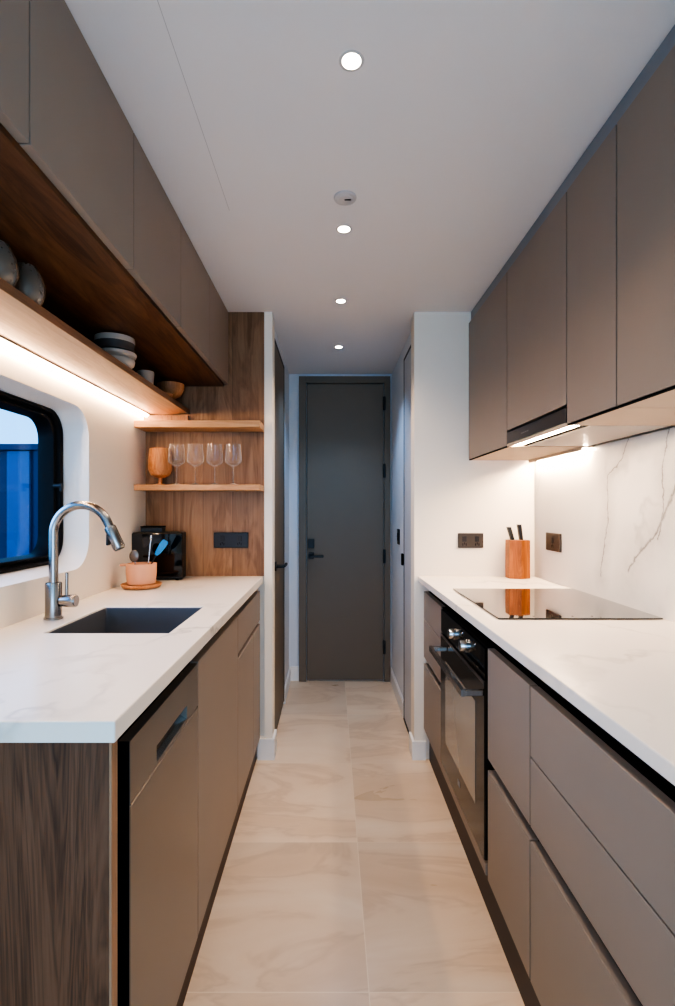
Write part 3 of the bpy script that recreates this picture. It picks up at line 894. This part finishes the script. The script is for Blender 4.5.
# knife block
kb = thing('knife_block', 'upright reddish-brown wooden knife block in the corner by the wall', 'knife block', (.906, 2.50, ZT))
bm = new()
N = 6
hexa = [(.060 * math.cos(PI / 3 * i + PI / 2), .048 * math.sin(PI / 3 * i + PI / 2)) for i in range(N)]
hexa = [(-.050, -.022), (0.002, -.040), (.050, -.022), (.050, .036), (-.050, .036)]
loft(bm, [[(u * .985, v * .985, .0008) for u, v in hexa], [(u, v, .004) for u, v in hexa], [(u, v, .182) for u, v in hexa], [(u * .98, v * .98, .186) for u, v in hexa]], True)
obj('block', bm, M['wood_warm'], kb, local=True)
for x in (-.028, .014): obj('slot', B(x - .0095, x + .0095, -.014, .012, .1862, .1866), M['blackgap'], kb, local=True)
for (x, lean, h, lb) in ((-.028, -.018, .062, 'black knife handle with the lower tip in the wooden block'), (.014, -.010, .074, 'taller black knife handle in the wooden block')):
    kn = thing('kitchen_knife', lb, 'knife', (.906 + x, 2.50, ZT + .1868))
    bm = new()
    loft(bm, [[(lean * s + sx * w, sy * .010, h * s + .0005) for sx, sy in ((-1, -1), (1, -1), (1, 1), (-1, 1))] for s, w in ((.0, .007), (.3, .0078), (.7, .0082), (.97, .0088))], True)
    obj('handle', bm, M['black'], kn, local=True)
    bm = new()
    loft(bm, [[(lean * s + sx * w, sy * .0102, h * s + .001) for sx, sy in ((-1, -1), (1, -1), (1, 1), (-1, 1))] for s, w in ((.972, .0088), (1.0, .0086))], True)
    obj('end_cap', bm, M['steel_dark'], kn, local=True)

# ------------------------------------------------------------------ hob-side upper run
QX = .685
UB, UT = 1.492, 2.178
def upper(label, y0, y1, z0=UB, board=True):
    t = thing('overhead_cabinet', label, 'cabinet', (.86, (y0 + y1) / 2, z0), group='hob-side overhead cabinets')
    obj('carcass', B(QX + .020, XR - .002, y0 + .001, y1 - .001, z0 + .014, UT), M['carcass'], t)
    obj('door', B(QX, QX + .0195, y0 + .0018, y1 - .0018, z0 + .006, UT - .001, .0008), M['taupe_up'], t)
    if board: obj('shadow_line', B(QX + .002, QX + .0095, y0 + .001, y1 - .001, z0 + .0005, z0 + .0055), M['blackgap'], t)  # dark bar painting in the shade under the door edge
    if board: obj('base_board', B(QX + .010, XR - .002, y0 + .001, y1 - .001, z0 + .001, z0 + .0138), M['beige'], t)
    return t
upper('taupe overhead cupboard against the white wall, beyond the extractor', 2.012, YP - .002)
upper('short taupe overhead cupboard directly above the black extractor panel', 1.502, 2.010, 1.549, False)
upper('slim taupe overhead cupboard between the extractor cupboard and the wide one', 1.240, 1.500)
upper('wide taupe overhead cupboard cut by the picture edge on the hob side', .50, 1.238)
tag(obj('top_filler', B(QX + .012, XR - .002, .50, YP - .002, UT + .001, CEIL - .001), M['filler']), 'dark shadow filler between hob-side cupboards and ceiling', 'filler')

hb = thing('extractor_hood', 'built-in extractor hood with a dark control strip and lit underside above the hob', 'extractor hood', (.86, 1.756, UB))
hy0, hy1 = 1.503, 2.009
obj('body', B(QX + .008, XR - .021, hy0, hy1, UB + .010, UB + .054), M['carcass'], hb)
obj('control_panel', B(QX - .001, QX + .0075, hy0, hy1, UB + .010, UB + .054, .001), M['hood_panel'], hb)
bm = new()
for i in range(4): box(bm, QX - .0016, QX - .0011, 1.79 + i * .018, 1.80 + i * .018, UB + .029, UB + .033)
obj('touch_icons', bm, M['mark'], hb)
obj('light_strip', B(QX + .014, QX + .050, hy0 + .008, hy1 - .008, UB + .005, UB + .0098), M['led_hood'], hb)
bm = new(); box(bm, QX + .066, QX + .0745, hy0 + .003, hy1 - .003, UB + .004, UB + .0098); box(bm, 1.0005, 1.011, hy0 + .003, hy1 - .003, UB + .004, UB + .0098)
box(bm, QX + .0745, 1.0005, hy0 + .003, hy0 + .0115, UB + .004, UB + .0098); box(bm, QX + .0745, 1.0005, hy1 - .0115, hy1 - .003, UB + .004, UB + .0098)
obj('filter_surround', bm, M['blackgap'], hb)
obj('filter_plate', B(QX + .075, 1.000, hy0 + .012, hy1 - .012, UB + .002, UB + .0098, .002), M['hood_grey'], hb)
obj('front_lip', B(QX, QX + .012, hy0, hy1, UB + .001, UB + .0095), M['beige'], hb)
led = thing('cabinet_led_strip', 'bright light strip under the cupboard beside the extractor, by the white wall', 'light strip', (.96, 2.29, UB))  # LED strip under the cupboard, behind a shielding lip
obj('profile', B(.9822, 1.0055, 2.015, YP - .03, UB - .004, UB + .0005), M['steel_dark'], led)
obj('diffuser', B(.992, 1.004, 2.02, YP - .035, UB - .0075, UB - .0042), M['led_side'], led)
obj('lip', B(.974, .982, 2.015, YP - .03, UB - .013, UB + .0005), M['beige'], led)

# ------------------------------------------------------------------ ceiling lights
lbs = ['bright recessed ceiling light closest to the viewer, before the round detector',
       'recessed ceiling light just beyond the round detector',
       'recessed ceiling light third along the row, at the passage mouth',
       'recessed ceiling light in the passage in front of the end door']
proto = None
for y, lb in zip((1.132, 1.812, 2.439, 3.13), lbs):
    if proto is None:
        proto = t = thing('ceiling_light', lb, 'ceiling light', (.044, y, CEIL), group='recessed ceiling lights')
        obj('trim', lathe(new(), [(.021, -.0012), (.026, -.002), (.028, -.0005), (.021, -.0005)], 0, 0, 40, True), M['white_plastic'], t, 50, True)
        obj('lens', lathe(new(), [(0, -.0038), (.012, -.0034), (.0205, -.0014), (.0205, -.0008), (0, -.0008)], 0, 0, 32), M['lamp'], t, 50, True)
    else:
        dup(proto, (.044, y, CEIL), lb)
t = thing('smoke_detector', 'small round white detector with a dark slit on the ceiling', 'detector', (.043, 1.626, CEIL))
obj('base', lathe(new(), [(0, -.001), (.036, -.001), (.036, -.005), (.033, -.008), (.030, -.006), (.026, -.006), (.022, -.010), (0, -.011)], 0, 0, 40), M['white_plastic'], t, 30, True)
obj('slit', B(-.002, .018, -.006, -.002, -.0122, -.0102), M['blackgap'], t, local=True)

# ------------------------------------------------------------------ lights
def spot(name, loc, energy, col, size=1.95, blend=.7, r=.02):
    l = bpy.data.lights.new(name, 'SPOT'); l.energy = energy; l.color = s2l(col); l.spot_size = size; l.spot_blend = blend; l.shadow_soft_size = r
    o = bpy.data.objects.new(name, l); C.objects.link(o); o.location = loc
def area(name, loc, rot, sx, sy, energy, col):
    l = bpy.data.lights.new(name, 'AREA'); l.shape = 'RECTANGLE'; l.size = sx; l.size_y = sy; l.energy = energy; l.color = s2l(col)
    o = bpy.data.objects.new(name, l); C.objects.link(o); o.location = loc; o.rotation_euler = rot
    return o
for i, (y, e) in enumerate(((1.132, 22), (1.812, 22), (2.439, 22), (3.13, 24))):
    spot('downlight_beam', (.044, y, CEIL - .006), e, (255, 226, 199) if i < 3 else (160, 203, 255))  # last beam is tinted blue to stand in for passage daylight
area('rear_daylight', (.05, YR - .3, .85), (PI / 2 - .12, 0, 0), 1.6, 1.0, 22, (165, 205, 255))
area('window_daylight', (-1.9, 1.1, 1.75), (0, -PI / 2 - .1, 0), 1.0, 1.3, 20, (180, 213, 255))

w = bpy.data.worlds.new('sky'); sc.world = w; w.use_nodes = True
nt = w.node_tree; nt.nodes.clear()
out = nt.nodes.new('ShaderNodeOutputWorld'); bg = nt.nodes.new('ShaderNodeBackground')
tc = nt.nodes.new('ShaderNodeTexCoord'); sp = nt.nodes.new('ShaderNodeSeparateXYZ'); rp = nt.nodes.new('ShaderNodeValToRGB')
nt.links.new(tc.outputs['Generated'], sp.inputs[0]); nt.links.new(sp.outputs[2], rp.inputs[0])
rp.color_ramp.elements[0].color = s2l((140, 205, 250)) + (1,); rp.color_ramp.elements[1].color = s2l((90, 160, 225)) + (1,)
nt.links.new(rp.outputs[0], bg.inputs[0]); bg.inputs[1].default_value = 1.9
nt.links.new(bg.outputs[0], out.inputs[0])
